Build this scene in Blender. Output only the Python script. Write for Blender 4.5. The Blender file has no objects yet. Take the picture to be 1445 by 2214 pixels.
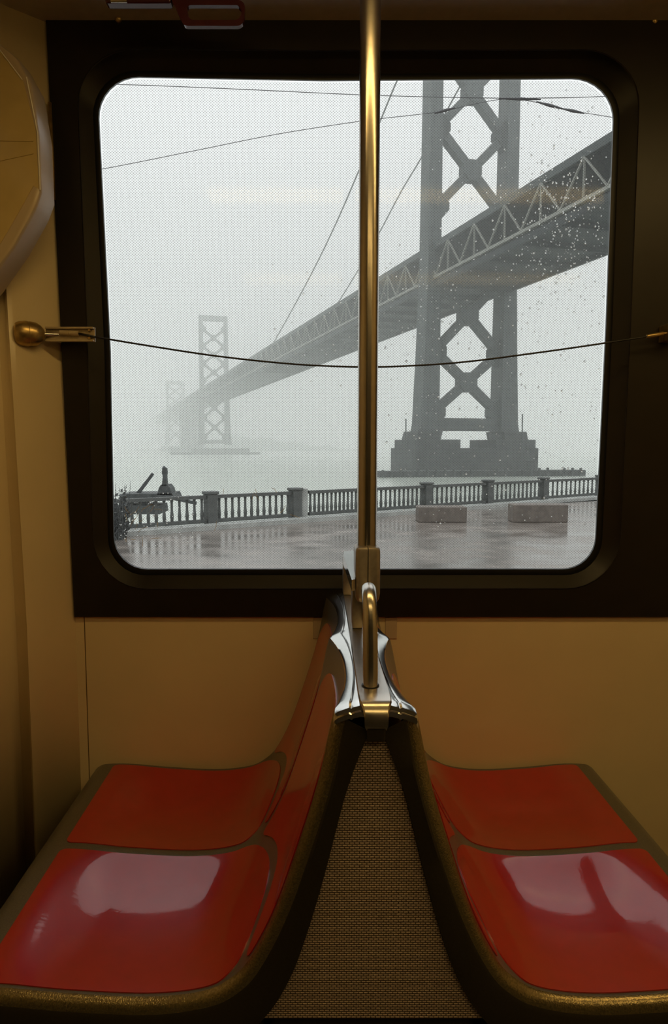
import bpy, bmesh, math, random
from mathutils import Vector, Matrix

random.seed(7)
SC = bpy.context.scene
COL = SC.collection

# ------------------------------------------------------------------ camera, sky, lamps, exposure
F_PX, CX, CY, W_PX, H_PX = 1500.0, 685.0, 1107.0, 1445.0, 2214.0
PITCH = math.atan(142.0 / F_PX)
CAM = Vector((0.0, 0.0, 1.393))
cam_d = bpy.data.cameras.new('camera')
cam_d.sensor_fit = 'VERTICAL'; cam_d.sensor_height = 36.0; cam_d.sensor_width = 36.0
cam_d.lens = F_PX / H_PX * 36.0
cam_d.shift_x = (W_PX / 2 - CX) / H_PX
cam_d.clip_start = 0.02; cam_d.clip_end = 5000
cam = bpy.data.objects.new('camera', cam_d); COL.objects.link(cam)
cam.location = CAM; cam.rotation_euler = (math.pi / 2 - PITCH, 0, 0)
SC.camera = cam

world = bpy.data.worlds.new('overcast_sky'); SC.world = world
world.use_nodes = True
SKY = 1.70                       # zenith radiance of a standard overcast sky
_nt = world.node_tree; bg = _nt.nodes['Background']
_tc = _nt.nodes.new('ShaderNodeTexCoord'); _sp = _nt.nodes.new('ShaderNodeSeparateXYZ')
_nt.links.new(_tc.outputs['Generated'], _sp.inputs[0])
_mr = _nt.nodes.new('ShaderNodeMapRange')
_mr.inputs['From Min'].default_value = 0.0; _mr.inputs['From Max'].default_value = 1.0
_mr.inputs['To Min'].default_value = SKY / 2.2; _mr.inputs['To Max'].default_value = SKY
_nt.links.new(_sp.outputs['Z'], _mr.inputs['Value']); _nt.links.new(_mr.outputs['Result'], bg.inputs['Strength'])
bg.inputs['Color'].default_value = (0.985, 0.98, 1.0, 1)
FOG_DENSITY = 0.0027
LAMP_STRENGTH = 10.8
LAMP_STRENGTH_2 = 7.0
LAMP_COLOR = (1.0, 0.66, 0.22)

vs = SC.view_settings
vs.view_transform = 'Standard'; vs.look = 'None'; vs.gamma = 1.0; vs.exposure = 0.0
vs.use_curve_mapping = False
SC.cycles.volume_bounces = 6
SC.cycles.max_bounces = 10
SC.cycles.transparent_max_bounces = 12
SC.cycles.caustics_reflective = False
SC.cycles.caustics_refractive = False

# ------------------------------------------------------------------ helpers
FWD = Vector((0, math.cos(PITCH), -math.sin(PITCH)))
UP = Vector((0, math.sin(PITCH), math.cos(PITCH)))

def ray(px, py):
    return Vector((1, 0, 0)) * ((px - CX) / F_PX) + UP * (-(py - CY) / F_PX) + FWD

def at(px, py, y):
    """photograph direction (px, py) met with the plane at world depth y"""
    d = ray(px, py)
    return CAM + d * (y / d.y)

def onz(px, py, z):
    d = ray(px, py)
    return CAM + d * ((z - CAM.z) / d.z)

ORG = {}

def wloc(o):
    return ORG.get(o.name, Vector((0, 0, 0))) if o else Vector((0, 0, 0))

def tag(o, label=None, cat=None, group=None, kind=None):
    if label: o['label'] = label
    if cat: o['category'] = cat
    if group: o['group'] = group
    if kind: o['kind'] = kind
    return o

def thing(name, loc, label, cat, group=None):
    o = bpy.data.objects.new(name, None); COL.objects.link(o)
    o.location = loc; o.empty_display_size = 0.05
    ORG[o.name] = Vector(loc)
    return tag(o, label, cat, group)

def struct_empty(name, loc=(0, 0, 0)):
    o = bpy.data.objects.new(name, None); COL.objects.link(o)
    o.location = loc; ORG[o.name] = Vector(loc); o['kind'] = 'structure'
    return o

def obj(name, bm, mat, parent=None, smooth=None, label=None, kind=None, recalc=True):
    """links the bmesh (world coordinates) as ONE mesh object with its origin in its own middle"""
    if recalc:
        bmesh.ops.recalc_face_normals(bm, faces=bm.faces[:])
    lo = Vector((1e9,) * 3); hi = -lo
    for v in bm.verts:
        for i in range(3):
            lo[i] = min(lo[i], v.co[i]); hi[i] = max(hi[i], v.co[i])
    c = (lo + hi) / 2
    c.z = lo.z if parent is None else c.z
    for v in bm.verts: v.co -= c
    me = bpy.data.meshes.new(name)
    bm.to_mesh(me); bm.free()
    me.materials.append(mat)
    if smooth:
        for p in me.polygons: p.use_smooth = True
        if smooth is not True:
            try: me.set_sharp_from_angle(angle=math.radians(smooth))
            except Exception: pass
    o = bpy.data.objects.new(name, me); COL.objects.link(o)
    if parent: o.parent = parent
    o.location = c - wloc(parent)
    ORG[o.name] = c
    if label: o['label'] = label
    if kind: o['kind'] = kind
    return o

def copy_at(o, loc, parent=None, rotz=None):
    c = o.copy(); COL.objects.link(c)
    c.parent = parent
    c.location = Vector(loc) - wloc(parent)
    if rotz is not None: c.rotation_euler = (0, 0, rotz)
    ORG[c.name] = Vector(loc)
    return c

def B(): return bmesh.new()

def box(bm, lo, hi, bev=0.0, seg=2):
    r = bmesh.ops.create_cube(bm, size=1.0)
    vs_ = r['verts']
    lo = Vector(lo); hi = Vector(hi)
    for v in vs_:
        v.co = Vector(((lo[i] + hi[i]) / 2 + v.co[i] * (hi[i] - lo[i]) for i in range(3)))
    if bev > 0:
        es = list({e for v in vs_ for e in v.link_edges})
        bmesh.ops.bevel(bm, geom=es, offset=bev, segments=seg, affect='EDGES', profile=0.5)
    return bm

def beam(bm, p0, p1, w, h, side=None, w1=None, h1=None):
    """bar from p0 to p1, w along 'side', h across"""
    p0 = Vector(p0); p1 = Vector(p1)
    d = (p1 - p0).normalized()
    s = Vector(side) if side is not None else (Vector((0, 0, 1)) if abs(d.z) < 0.9 else Vector((1, 0, 0)))
    s = (s - d * s.dot(d)).normalized()
    t = d.cross(s)
    w1 = w if w1 is None else w1; h1 = h if h1 is None else h1
    vsx = []
    for p, a, b in ((p0, w, h), (p1, w1, h1)):
        for i, j in ((-1, -1), (1, -1), (1, 1), (-1, 1)):
            vsx.append(bm.verts.new(p + s * (i * a / 2) + t * (j * b / 2)))
    for k in range(4):
        bm.faces.new((vsx[k], vsx[(k + 1) % 4], vsx[4 + (k + 1) % 4], vsx[4 + k]))
    bm.faces.new(vsx[0:4][::-1]); bm.faces.new(vsx[4:8])
    return bm

def tube(bm, pts, r, n=12, cap=True):
    pts = [Vector(p) for p in pts]
    rings = []
    up = None
    for i, p in enumerate(pts):
        d = (pts[min(i + 1, len(pts) - 1)] - pts[max(i - 1, 0)]).normalized()
        if up is None:
            up = Vector((0, 0, 1)) if abs(d.z) < 0.9 else Vector((1, 0, 0))
        up = (up - d * up.dot(d)).normalized()
        t = d.cross(up)
        rr = r[i] if isinstance(r, (list, tuple)) else r
        rings.append([bm.verts.new(p + (up * math.cos(a) + t * math.sin(a)) * rr)
                      for a in (2 * math.pi * k / n for k in range(n))])
    for a, b in zip(rings, rings[1:]):
        for k in range(n):
            bm.faces.new((a[k], a[(k + 1) % n], b[(k + 1) % n], b[k]))
    if cap:
        bm.faces.new(rings[0][::-1]); bm.faces.new(rings[-1])
    return bm

def lathe(bm, base, axis, prof, n=24):
    base = Vector(base); axis = Vector(axis).normalized()
    s = Vector((0, 0, 1)) if abs(axis.z) < 0.9 else Vector((1, 0, 0))
    s = (s - axis * s.dot(axis)).normalized(); t = axis.cross(s)
    rings = []
    for h, r in prof:
        rings.append([bm.verts.new(base + axis * h + (s * math.cos(a) + t * math.sin(a)) * max(r, 1e-4))
                      for a in (2 * math.pi * k / n for k in range(n))])
    for a, b in zip(rings, rings[1:]):
        for k in range(n):
            bm.faces.new((a[k], a[(k + 1) % n], b[(k + 1) % n], b[k]))
    bm.faces.new(rings[0][::-1]); bm.faces.new(rings[-1])
    return bm

def loft(bm, rings, closed=True, cap0=False, cap1=False):
    R = [[bm.verts.new(p) for p in r] for r in rings]
    n = len(R[0])
    for a, b in zip(R, R[1:]):
        for k in range(n if closed else n - 1):
            bm.faces.new((a[k], a[(k + 1) % n], b[(k + 1) % n], b[k]))
    if cap0: bm.faces.new(R[0][::-1])
    if cap1: bm.faces.new(R[-1])
    return R

def prism(bm, pts, off):
    """closed outline pts swept by the vector off, capped both ends"""
    off = Vector(off)
    loft(bm, [pts, [Vector(p) + off for p in pts]], True, True, True)
    return bm

def crom(pts, n):
    """Catmull-Rom through pts (tuples of equal length), n samples per span"""
    P = [pts[0]] + list(pts) + [pts[-1]]
    out = []
    for i in range(1, len(P) - 2):
        p0, p1, p2, p3 = P[i - 1], P[i], P[i + 1], P[i + 2]
        for k in range(n):
            t = k / n
            out.append(tuple(0.5 * ((2 * b) + (-a + c) * t + (2 * a - 5 * b + 4 * c - d) * t * t + (-a + 3 * b - 3 * c + d) * t ** 3)
                             for a, b, c, d in zip(p0, p1, p2, p3)))
    out.append(tuple(pts[-1]))
    return out

def rounded(corners, k=8):
    """corners: (x, y, r) -> outline with k+1 points a corner"""
    out = []
    n = len(corners)
    for i in range(n):
        x, y, r = corners[i]
        p = Vector((x, y)); a = Vector(corners[i - 1][:2]); b = Vector(corners[(i + 1) % n][:2])
        da = (a - p).normalized(); db = (b - p).normalized()
        ang = da.angle(db)
        L = min(r / math.tan(ang / 2) if ang < 3.1 else r * 0.2, 0.48 * min((a - p).length, (b - p).length))
        q0 = p + da * L; q1 = p + db * L
        # superelliptic-like corner by rational quadratic
        wgt = math.sin(ang / 2)
        for j in range(k + 1):
            t = j / k
            w0, w1, w2 = (1 - t) ** 2, 2 * t * (1 - t) * wgt, t * t
            out.append((q0 * w0 + p * w1 + q1 * w2) / (w0 + w1 + w2))
    return out

def sstep(a, b, x):
    t = max(0.0, min(1.0, (x - a) / (b - a)))
    return t * t * (3 - 2 * t)

# ------------------------------------------------------------------ materials
def nmat(name):
    m = bpy.data.materials.new(name); m.use_nodes = True
    nt = m.node_tree
    return m, nt, nt.nodes['Principled BSDF']

def mat(name, col, rough=0.5, metal=0.0, coat=0.0, coat_rough=0.05, var=0.08, nscale=30.0, bump=0.0, bscale=200.0,
        rvar=0.0, spec=0.5):
    """a painted or plastic surface with slight mottling and fine relief in object space"""
    m, nt, p = nmat(name)
    tc = nt.nodes.new('ShaderNodeTexCoord')
    nz = nt.nodes.new('ShaderNodeTexNoise'); nz.inputs['Scale'].default_value = nscale; nz.inputs['Detail'].default_value = 4
    nt.links.new(tc.outputs['Object'], nz.inputs['Vector'])
    mr = nt.nodes.new('ShaderNodeMapRange')
    mr.inputs['From Min'].default_value = 0.3; mr.inputs['From Max'].default_value = 0.7
    mr.inputs['To Min'].default_value = 1 - var; mr.inputs['To Max'].default_value = 1 + var
    nt.links.new(nz.outputs['Fac'], mr.inputs['Value'])
    mx = nt.nodes.new('ShaderNodeVectorMath'); mx.operation = 'SCALE'
    mx.inputs[0].default_value = col
    nt.links.new(mr.outputs['Result'], mx.inputs['Scale'])
    nt.links.new(mx.outputs['Vector'], p.inputs['Base Color'])
    p.inputs['Roughness'].default_value = rough; p.inputs['Metallic'].default_value = metal
    p.inputs['Coat Weight'].default_value = coat; p.inputs['Coat Roughness'].default_value = coat_rough
    p.inputs['Specular IOR Level'].default_value = spec
    if rvar:
        m2 = nt.nodes.new('ShaderNodeMapRange')
        m2.inputs['From Min'].default_value = 0.3; m2.inputs['From Max'].default_value = 0.7
        m2.inputs['To Min'].default_value = max(0, rough - rvar); m2.inputs['To Max'].default_value = rough + rvar
        nt.links.new(nz.outputs['Fac'], m2.inputs['Value'])
        nt.links.new(m2.outputs['Result'], p.inputs['Roughness'])
    if bump:
        n2 = nt.nodes.new('ShaderNodeTexNoise'); n2.inputs['Scale'].default_value = bscale; n2.inputs['Detail'].default_value = 2
        nt.links.new(tc.outputs['Object'], n2.inputs['Vector'])
        bp = nt.nodes.new('ShaderNodeBump'); bp.inputs['Strength'].default_value = bump; bp.inputs['Distance'].default_value = 0.001
        nt.links.new(n2.outputs['Fac'], bp.inputs['Height'])
        nt.links.new(bp.outputs['Normal'], p.inputs['Normal'])
        if coat: nt.links.new(bp.outputs['Normal'], p.inputs['Coat Normal'])
    return m

M = {}
M['beige'] = mat('beige_laminate', (0.66, 0.54, 0.34), 0.25, var=0.03, nscale=5, bump=0.02, bscale=40, spec=0.5)
M['beige_rim'] = mat('beige_moulding', (0.46, 0.37, 0.26), 0.3, var=0.05, nscale=6)
M['ceiling'] = mat('ceiling_laminate', (0.46, 0.41, 0.37), 0.5, var=0.06, nscale=40)
M['black'] = mat('black_window_plastic', (0.012, 0.009, 0.007), 0.38, var=0.15, nscale=15, bump=0.08, bscale=120, spec=0.35)
M['rubber'] = mat('black_rubber', (0.008, 0.008, 0.009), 0.42, var=0.1, spec=0.35)
M['seam'] = mat('dark_seam_filler', (0.12, 0.075, 0.03), 0.7)
M['shell'] = mat('grey_seat_moulding', (0.095, 0.088, 0.070), 0.30, var=0.25, nscale=400, bump=0.12, bscale=500, coat=0.2, coat_rough=0.15)
M['dark_shell'] = mat('dark_end_moulding', (0.022, 0.018, 0.011), 0.45, var=0.2, nscale=300, bump=0.1, bscale=500)
M['edge'] = mat('gold_glint_edge', (0.30, 0.245, 0.13), 0.22, metal=0.8, var=0.3, nscale=250, bump=0.6, bscale=350)  # grey moulding edge; the lamp's gold reflection is put into the base colour
M['red'] = mat('red_seat_insert', (0.37, 0.006, 0.004), 0.34, coat=0.9, coat_rough=0.045, var=0.06, nscale=20, bump=0.06, bscale=140)
M['steel'] = mat('polished_steel', (0.78, 0.77, 0.74), 0.14, metal=1.0, var=0.04, nscale=60, bump=0.05, bscale=250)
M['brushed'] = mat('brushed_steel', (0.62, 0.58, 0.52), 0.25, metal=1.0, var=0.05, nscale=60, bump=0.05, bscale=400)
M['cast'] = mat('cast_aluminium', (0.36, 0.32, 0.28), 0.36, metal=0.7, var=0.1, nscale=80, bump=0.1, bscale=300)
M['brass'] = mat('worn_brass', (0.48, 0.34, 0.14), 0.32, metal=0.85, var=0.25, nscale=60)
M['clear_plastic'] = mat('yellowed_plastic', (0.45, 0.36, 0.23), 0.25, var=0.08, nscale=80, coat=0.5)
M['cable'] = mat('black_coated_cable', (0.012, 0.012, 0.012), 0.4, bump=0.5, bscale=700)
M['gloss_face'] = mat('glossy_amber_panel', (0.50, 0.38, 0.16), 0.16, coat=0.9, var=0.08, nscale=10)
M['white_edge'] = mat('pale_edging', (0.80, 0.76, 0.68), 0.35)
M['red_plastic'] = mat('dark_red_plastic', (0.07, 0.010, 0.014), 0.22, coat=0.5, var=0.1)
M['floor'] = mat('dark_rubber_floor', (0.04, 0.035, 0.03), 0.6, var=0.2, nscale=200)
M['fixture'] = mat('white_lamp_housing', (0.7, 0.68, 0.6), 0.4)
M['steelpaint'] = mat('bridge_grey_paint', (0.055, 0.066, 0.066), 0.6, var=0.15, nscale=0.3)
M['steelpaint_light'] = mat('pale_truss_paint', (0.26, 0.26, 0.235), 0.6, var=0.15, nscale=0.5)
M['steel_under'] = mat('dark_deck_steel', (0.03, 0.037, 0.04), 0.7, var=0.2, nscale=0.2)
M['pier'] = mat('pier_concrete', (0.05, 0.056, 0.056), 0.85, var=0.25, nscale=0.3)
M['fence'] = mat('wet_grey_stone', (0.105, 0.112, 0.107), 0.5, var=0.2, nscale=4)
M['kerb'] = mat('pale_wet_kerb', (0.42, 0.43, 0.41), 0.35, var=0.15, nscale=3)
M['bench'] = mat('brown_stone_block', (0.16, 0.135, 0.115), 0.5, var=0.2, nscale=6)
M['wharf'] = mat('dark_wharf_iron', (0.075, 0.082, 0.082), 0.6, var=0.3, nscale=5)
M['hill'] = mat('misty_hill', (0.10, 0.13, 0.10), 0.9, var=0.3, nscale=0.02)
M['wire'] = mat('dark_wire', (0.10, 0.10, 0.105), 0.5)

def emboss_mat():
    m, nt, p = nmat('embossed_weave_panel')
    N = nt.nodes; L = nt.links
    tc = N.new('ShaderNodeTexCoord'); sep = N.new('ShaderNodeSeparateXYZ')
    L.new(tc.outputs['Object'], sep.inputs['Vector'])
    br = N.new('ShaderNodeTexBrick')
    cmb = N.new('ShaderNodeCombineXYZ')
    L.new(sep.outputs['X'], cmb.inputs['X']); L.new(sep.outputs['Z'], cmb.inputs['Y'])
    L.new(cmb.outputs['Vector'], br.inputs['Vector'])
    br.inputs['Scale'].default_value = 1.0
    br.inputs['Brick Width'].default_value = 0.0088; br.inputs['Row Height'].default_value = 0.0043
    br.inputs['Mortar Size'].default_value = 0.0014; br.inputs['Mortar Smooth'].default_value = 1.0
    br.inputs['Color1'].default_value = (0.64, 0.50, 0.42, 1); br.inputs['Color2'].default_value = (0.54, 0.42, 0.35, 1)
    br.inputs['Mortar'].default_value = (0.05, 0.035, 0.02, 1)
    L.new(br.outputs['Color'], p.inputs['Base Color'])
    inv = N.new('ShaderNodeMath'); inv.operation = 'SUBTRACT'; inv.inputs[0].default_value = 1.0
    L.new(br.outputs['Fac'], inv.inputs[1])
    bp = N.new('ShaderNodeBump'); bp.inputs['Strength'].default_value = 1.0; bp.inputs['Distance'].default_value = 0.0012
    L.new(inv.outputs['Value'], bp.inputs['Height']); L.new(bp.outputs['Normal'], p.inputs['Normal'])
    p.inputs['Roughness'].default_value = 0.42; p.inputs['Metallic'].default_value = 0.15
    return m
M['emboss'] = emboss_mat()

def pavement_mat():
    m = mat('wet_pavement', (0.20, 0.175, 0.155), 0.22, var=0.3, nscale=1.2, bump=0.15, bscale=9, rvar=0.10)
    return m
M['pavement'] = pavement_mat()

def water_mat():
    m, nt, p = nmat('grey_bay_water')
    N = nt.nodes; L = nt.links
    tc = N.new('ShaderNodeTexCoord')
    nz = N.new('ShaderNodeTexNoise'); nz.inputs['Scale'].default_value = 0.25; nz.inputs['Detail'].default_value = 5
    L.new(tc.outputs['Object'], nz.inputs['Vector'])
    bp = N.new('ShaderNodeBump'); bp.inputs['Strength'].default_value = 0.35; bp.inputs['Distance'].default_value = 0.6
    L.new(nz.outputs['Fac'], bp.inputs['Height']); L.new(bp.outputs['Normal'], p.inputs['Normal'])
    p.inputs['Base Color'].default_value = (0.52, 0.56, 0.50, 1); p.inputs['Roughness'].default_value = 0.25
    return m
M['water'] = water_mat()

def glass_mat():
    m = bpy.data.materials.new('window_glass'); m.use_nodes = True
    nt = m.node_tree; N = nt.nodes; L = nt.links; N.clear()
    out = N.new('ShaderNodeOutputMaterial'); mix = N.new('ShaderNodeMixShader')
    tr = N.new('ShaderNodeBsdfTransparent'); tr.inputs['Color'].default_value = (0.96, 0.98, 0.97, 1)
    gl = N.new('ShaderNodeBsdfGlossy'); gl.inputs['Roughness'].default_value = 0.06
    fr = N.new('ShaderNodeFresnel'); fr.inputs['IOR'].default_value = 1.17
    L.new(fr.outputs['Fac'], mix.inputs['Fac']); L.new(tr.outputs[0], mix.inputs[1]); L.new(gl.outputs[0], mix.inputs[2])
    L.new(mix.outputs[0], out.inputs['Surface'])
    return m
M['glass'] = glass_mat()

def film_mat():
    """perforated film: staggered open holes in a grey vinyl web"""
    m = bpy.data.materials.new('perforated_film'); m.use_nodes = True
    nt = m.node_tree; N = nt.nodes; L = nt.links; N.clear()
    def math_(op, a, b=None):
        n = N.new('ShaderNodeMath'); n.operation = op
        for i, v in enumerate((a, b)):
            if v is None: continue
            if isinstance(v, (int, float)): n.inputs[i].default_value = v
            else: L.new(v, n.inputs[i])
        return n.outputs[0]
    out = N.new('ShaderNodeOutputMaterial')
    tc = N.new('ShaderNodeTexCoord'); sep = N.new('ShaderNodeSeparateXYZ'); L.new(tc.outputs['Object'], sep.inputs[0])
    kx = 2 * math.pi / 0.0088; kz = 2 * math.pi / 0.0078
    sx = math_('SINE', math_('MULTIPLY', sep.outputs['X'], kx))
    sz = math_('SINE', math_('MULTIPLY', sep.outputs['Z'], kz))
    pr = math_('MULTIPLY', sx, sz)                       # +-1 chequer of soft dots
    mr = N.new('ShaderNodeMapRange')
    mr.inputs['From Min'].default_value = 0.15; mr.inputs['From Max'].default_value = 0.60
    mr.inputs['To Min'].default_value = 0.06; mr.inputs['To Max'].default_value = 0.58
    L.new(pr, mr.inputs['Value'])
    tr = N.new('ShaderNodeBsdfTransparent'); tr.inputs['Color'].default_value = (1, 1, 1, 1)
    df = N.new('ShaderNodeBsdfDiffuse'); df.inputs['Color'].default_value = (0.03, 0.032, 0.032, 1)
    tl = N.new('ShaderNodeBsdfTranslucent'); tl.inputs['Color'].default_value = (0.12, 0.122, 0.12, 1)
    web = N.new('ShaderNodeAddShader'); L.new(df.outputs[0], web.inputs[0]); L.new(tl.outputs[0], web.inputs[1])
    mix = N.new('ShaderNodeMixShader'); L.new(mr.outputs['Result'], mix.inputs['Fac'])
    L.new(tr.outputs[0], mix.inputs[1]); L.new(web.outputs[0], mix.inputs[2])
    L.new(mix.outputs[0], out.inputs['Surface'])
    return m
M['film'] = film_mat()

def drop_mat():
    m, nt, p = nmat('rain_water')
    p.inputs['Base Color'].default_value = (1, 1, 1, 1); p.inputs['Roughness'].default_value = 0.02
    p.inputs['IOR'].default_value = 1.33; p.inputs['Transmission Weight'].default_value = 1.0
    return m
M['drop'] = drop_mat()

def emit_mat(name, col, s):
    m = bpy.data.materials.new(name); m.use_nodes = True
    nt = m.node_tree; N = nt.nodes; L = nt.links; N.clear()
    out = N.new('ShaderNodeOutputMaterial'); e = N.new('ShaderNodeEmission')
    e.inputs['Color'].default_value = (*col, 1); e.inputs['Strength'].default_value = s
    L.new(e.outputs[0], out.inputs['Surface'])
    return m

def fog_mat():
    m = bpy.data.materials.new('bay_fog'); m.use_nodes = True
    nt = m.node_tree; N = nt.nodes; L = nt.links; N.clear()
    out = N.new('ShaderNodeOutputMaterial'); v = N.new('ShaderNodeVolumeScatter')
    v.inputs['Color'].default_value = (0.985, 0.995, 0.985, 1); v.inputs['Density'].default_value = FOG_DENSITY
    v.inputs['Anisotropy'].default_value = 0.0
    L.new(v.outputs[0], out.inputs['Volume'])
    return m

# ------------------------------------------------------------------ the car body
YW = 2.08                        # face of the window wall
ZC = at(700, 49, YW).z           # ceiling height
Z_SILL = at(700, 1332, YW).z     # lower edge of the black window panel
X_L, X_R, Y_N = -1.05, 2.0, -1.0

def struct(name, bm, m, smooth=None, parent=None):
    o = obj(name, bm, m, parent, smooth)
    if parent is None: o['kind'] = 'structure'
    return o

struct('floor', box(B(), (X_L - .1, Y_N - .1, -0.06), (X_R + .1, YW + .15, 0.0)), M['floor'])
struct('ceiling', box(B(), (X_L - .1, Y_N - .1, ZC), (X_R + .1, YW + .15, ZC + .06)), M['ceiling'])
struct('wall_right', box(B(), (X_R, Y_N, 0), (X_R + .08, YW + .02, ZC)), M['beige'])
struct('wall_near', box(B(), (X_L, Y_N - .08, 0), (X_R, Y_N, ZC)), M['floor'])

# window outlines (photograph directions on their own planes)
def outline(cs, y, k=8):
    return [at(p.x, p.y, y) for p in rounded(cs, k)]
OPEN = [(211, 167, 85), (700, 176, 20), (1328, 171, 88), (1310, 690, 20), (1284, 1229, 72), (760, 1229, 20), (249, 1229, 72), (240, 760, 20)]
STEP = [(163, 104, 118), (700, 108, 20), (1388, 106, 118), (1366, 690, 20), (1338, 1274, 118), (760, 1274, 20), (203, 1275, 118), (186, 700, 20)]
RIM = [(200, 155, 92), (700, 164, 20), (1340, 160, 95), (1322, 690, 20), (1296, 1241, 80), (760, 1241, 20), (238, 1241, 80), (229, 760, 20)]

YG = 2.150                       # glass plane
# structural body shell behind the panels, with the window hole through it
hole = outline(STEP, YW + .02)
hc = sum(hole, Vector()) / len(hole)
def ring_rect(pts, x0, x1, z0, z1, y):
    out = []
    for p in pts:
        d = p - hc
        s = min(((x1 - hc.x) / d.x if d.x > 1e-6 else (x0 - hc.x) / d.x if d.x < -1e-6 else 1e9),
                ((z1 - hc.z) / d.z if d.z > 1e-6 else (z0 - hc.z) / d.z if d.z < -1e-6 else 1e9))
        out.append(Vector((hc.x + d.x * s, y, hc.z + d.z * s)))
    return out
def panel_with_hole(bm, inner, x0, x1, z0, z1, y0, y1):
    """frame panel: outline 'inner' cut out of a rectangle, y0 front, y1 back"""
    i0 = [Vector((p.x, y0, p.z)) for p in inner]; i1 = [Vector((p.x, y1, p.z)) for p in inner]
    o0 = ring_rect(inner, x0, x1, z0, z1, y0); o1 = ring_rect(inner, x0, x1, z0, z1, y1)
    loft(bm, [i0, o0, o1, i1, i0])
    bmesh.ops.remove_doubles(bm, verts=bm.verts[:], dist=1e-6)
    return bm
wf = struct_empty('wall_far', (0, YW, 0))
big = [hc + (p - hc) * 1.04 for p in hole]
obj('body_shell', panel_with_hole(B(), big, X_L - .3, X_R + .1, -0.06, ZC + .06, YW + .021, YW + .13), M['black'], wf)
# beige laminate below the window: main panel, narrow left strip, seams
xs_l = at(187, 1500, YW).x
obj('panel', box(B(), (xs_l + .0015, YW, 0.0), (X_R, YW + .02, Z_SILL - .0015), .0012, 1), M['beige'], wf)
xs_0 = at(165, 1345, YW).x - .02
obj('panel', box(B(), (xs_0, YW + .001, 0.0), (xs_l - .0015, YW + .02, Z_SILL - .0015), .0012, 1), M['beige'], wf)
obj('seam', box(B(), (xs_l - .0015, YW + .004, 0), (xs_l + .0015, YW + .02, Z_SILL - .002)), M['seam'], wf)
# small square plates behind the seat back, under the sill
for px in (690, 846):
    a = at(px, 1345, YW)
    obj('cover_plate', box(B(), (a.x - .018, YW - .003, Z_SILL - .07), (a.x + .018, YW, Z_SILL - .004), .001, 1), M['beige_rim'], wf)

# black window panel + stepped reveal + rubber + glass + film
win = struct_empty('window_1', (0, YW, Z_SILL))
# panel whose left edge leans, as in the car
bm = B()
step0 = outline(STEP, YW - .012)
xl_top = at(103, 49, YW).x; xl_bot = at(164, 1334, YW).x
rect = ring_rect(step0, xl_top, X_R, Z_SILL, ZC - .0005, YW - .012)
for p in rect:
    if p.x < xl_top + 1e-4 or True:
        t = (p.z - Z_SILL) / (ZC - Z_SILL)
        f = (p.x - X_R) / (xl_top - X_R)
        p.x += f * (1 - t) * (xl_bot - xl_top)
# put true corners in: snap the nearest rim points
for cx_, cz_ in ((xl_top, ZC - .0005), (xl_bot, Z_SILL), (X_R, ZC - .0005), (X_R, Z_SILL)):
    q = min(rect, key=lambda p: (p.x - cx_) ** 2 + (p.z - cz_) ** 2); q.x = cx_; q.z = cz_
rect_b = [p + Vector((0, .032, 0)) for p in rect]
loft(bm, [outline(STEP, YW + .016), step0, rect, rect_b])
obj('surround', bm, M['black'], win, smooth=25)
bm = B()
def sc(pts, s):
    c = sum(pts, Vector()) / len(pts)
    return [c + (p - c) * s for p in pts]
loft(bm, [sc(outline(STEP, YW - .0125), 1.0), sc(outline(STEP, YW - .0145), .9975), sc(outline(STEP, YW - .0125), .995), outline(STEP, YW + .012), outline(RIM, YW + .05)])
obj('reveal', bm, M['black'], win, smooth=35)
bm = B()
loft(bm, [sc(outline(RIM, YW + .049), 1.01), outline(RIM, YW + .044), sc(outline(OPEN, YW + .046), 1.004), sc(outline(OPEN, YG - .004), 1.0), sc(outline(OPEN, YG - .002), 1.01)])
obj('rubber_gasket', bm, M['rubber'], win, smooth=40)
gl_out = sc(outline(OPEN, YG), 1.03)
bm = B(); prism(bm, gl_out, (0, .006, 0))
obj('glass_pane', bm, M['glass'], win)
bm = B()
fc = [(214, 170, 85), (700, 178.5, 20), (1325, 174, 88), (1307, 690, 20), (1281, 1234, 72), (760, 1234, 20), (251, 1234, 72), (242, 760, 20)]
bm.faces.new([bm.verts.new(p) for p in outline(fc, YG - .002)])
film = obj('perforated_film', bm, M['film'], win)

# left wall: a moulded column beside the window, then the partition running back towards the viewer
bm = B()
prof_b = [(xl_bot - .0, YW + .02), (xl_bot - .002, YW + .0), (-.80, 2.005), (-.826, 1.975), (-.838, 1.965), (-.852, 1.985), (-.885, 2.0), (-.905, 1.975), (-.93, 1.93), (-1.0, 1.80), (X_L, 1.6), (X_L, Y_N)]
prof_t = [(xl_top - .0, YW + .02), (xl_top - .002, YW + .0), (-.845, 2.005), (-.862, 1.975), (-.872, 1.962), (-.882, 1.965), (-.895, 1.955), (-.91, 1.93), (-.93, 1.90), (-1.0, 1.80), (X_L, 1.6), (X_L, Y_N)]
rings = []
for z, t in ((0, 0), (Z_SILL, 0), (1.5, .35), (ZC, 1)):
    rings.append([Vector((a[0] * (1 - t) + b[0] * t, a[1] * (1 - t) + b[1] * t, z)) for a, b in zip(prof_b, prof_t)])
loft(bm, rings, closed=False)
wl = struct('wall_left', bm, M['beige'], smooth=50)
md = wl.modifiers.new('t', 'SOLIDIFY'); md.thickness = .03; md.offset = 1 

# thin beige trim beside the window, upper part; brass colour stands for yellow highlights
a = at(112, 222, YW - .015); b = at(116, 432, YW - .015)
struct('trim_1', tube(B(), [a + Vector((-.006, 0, 0)), b], .006, 8), M['brass'], smooth=True)

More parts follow.
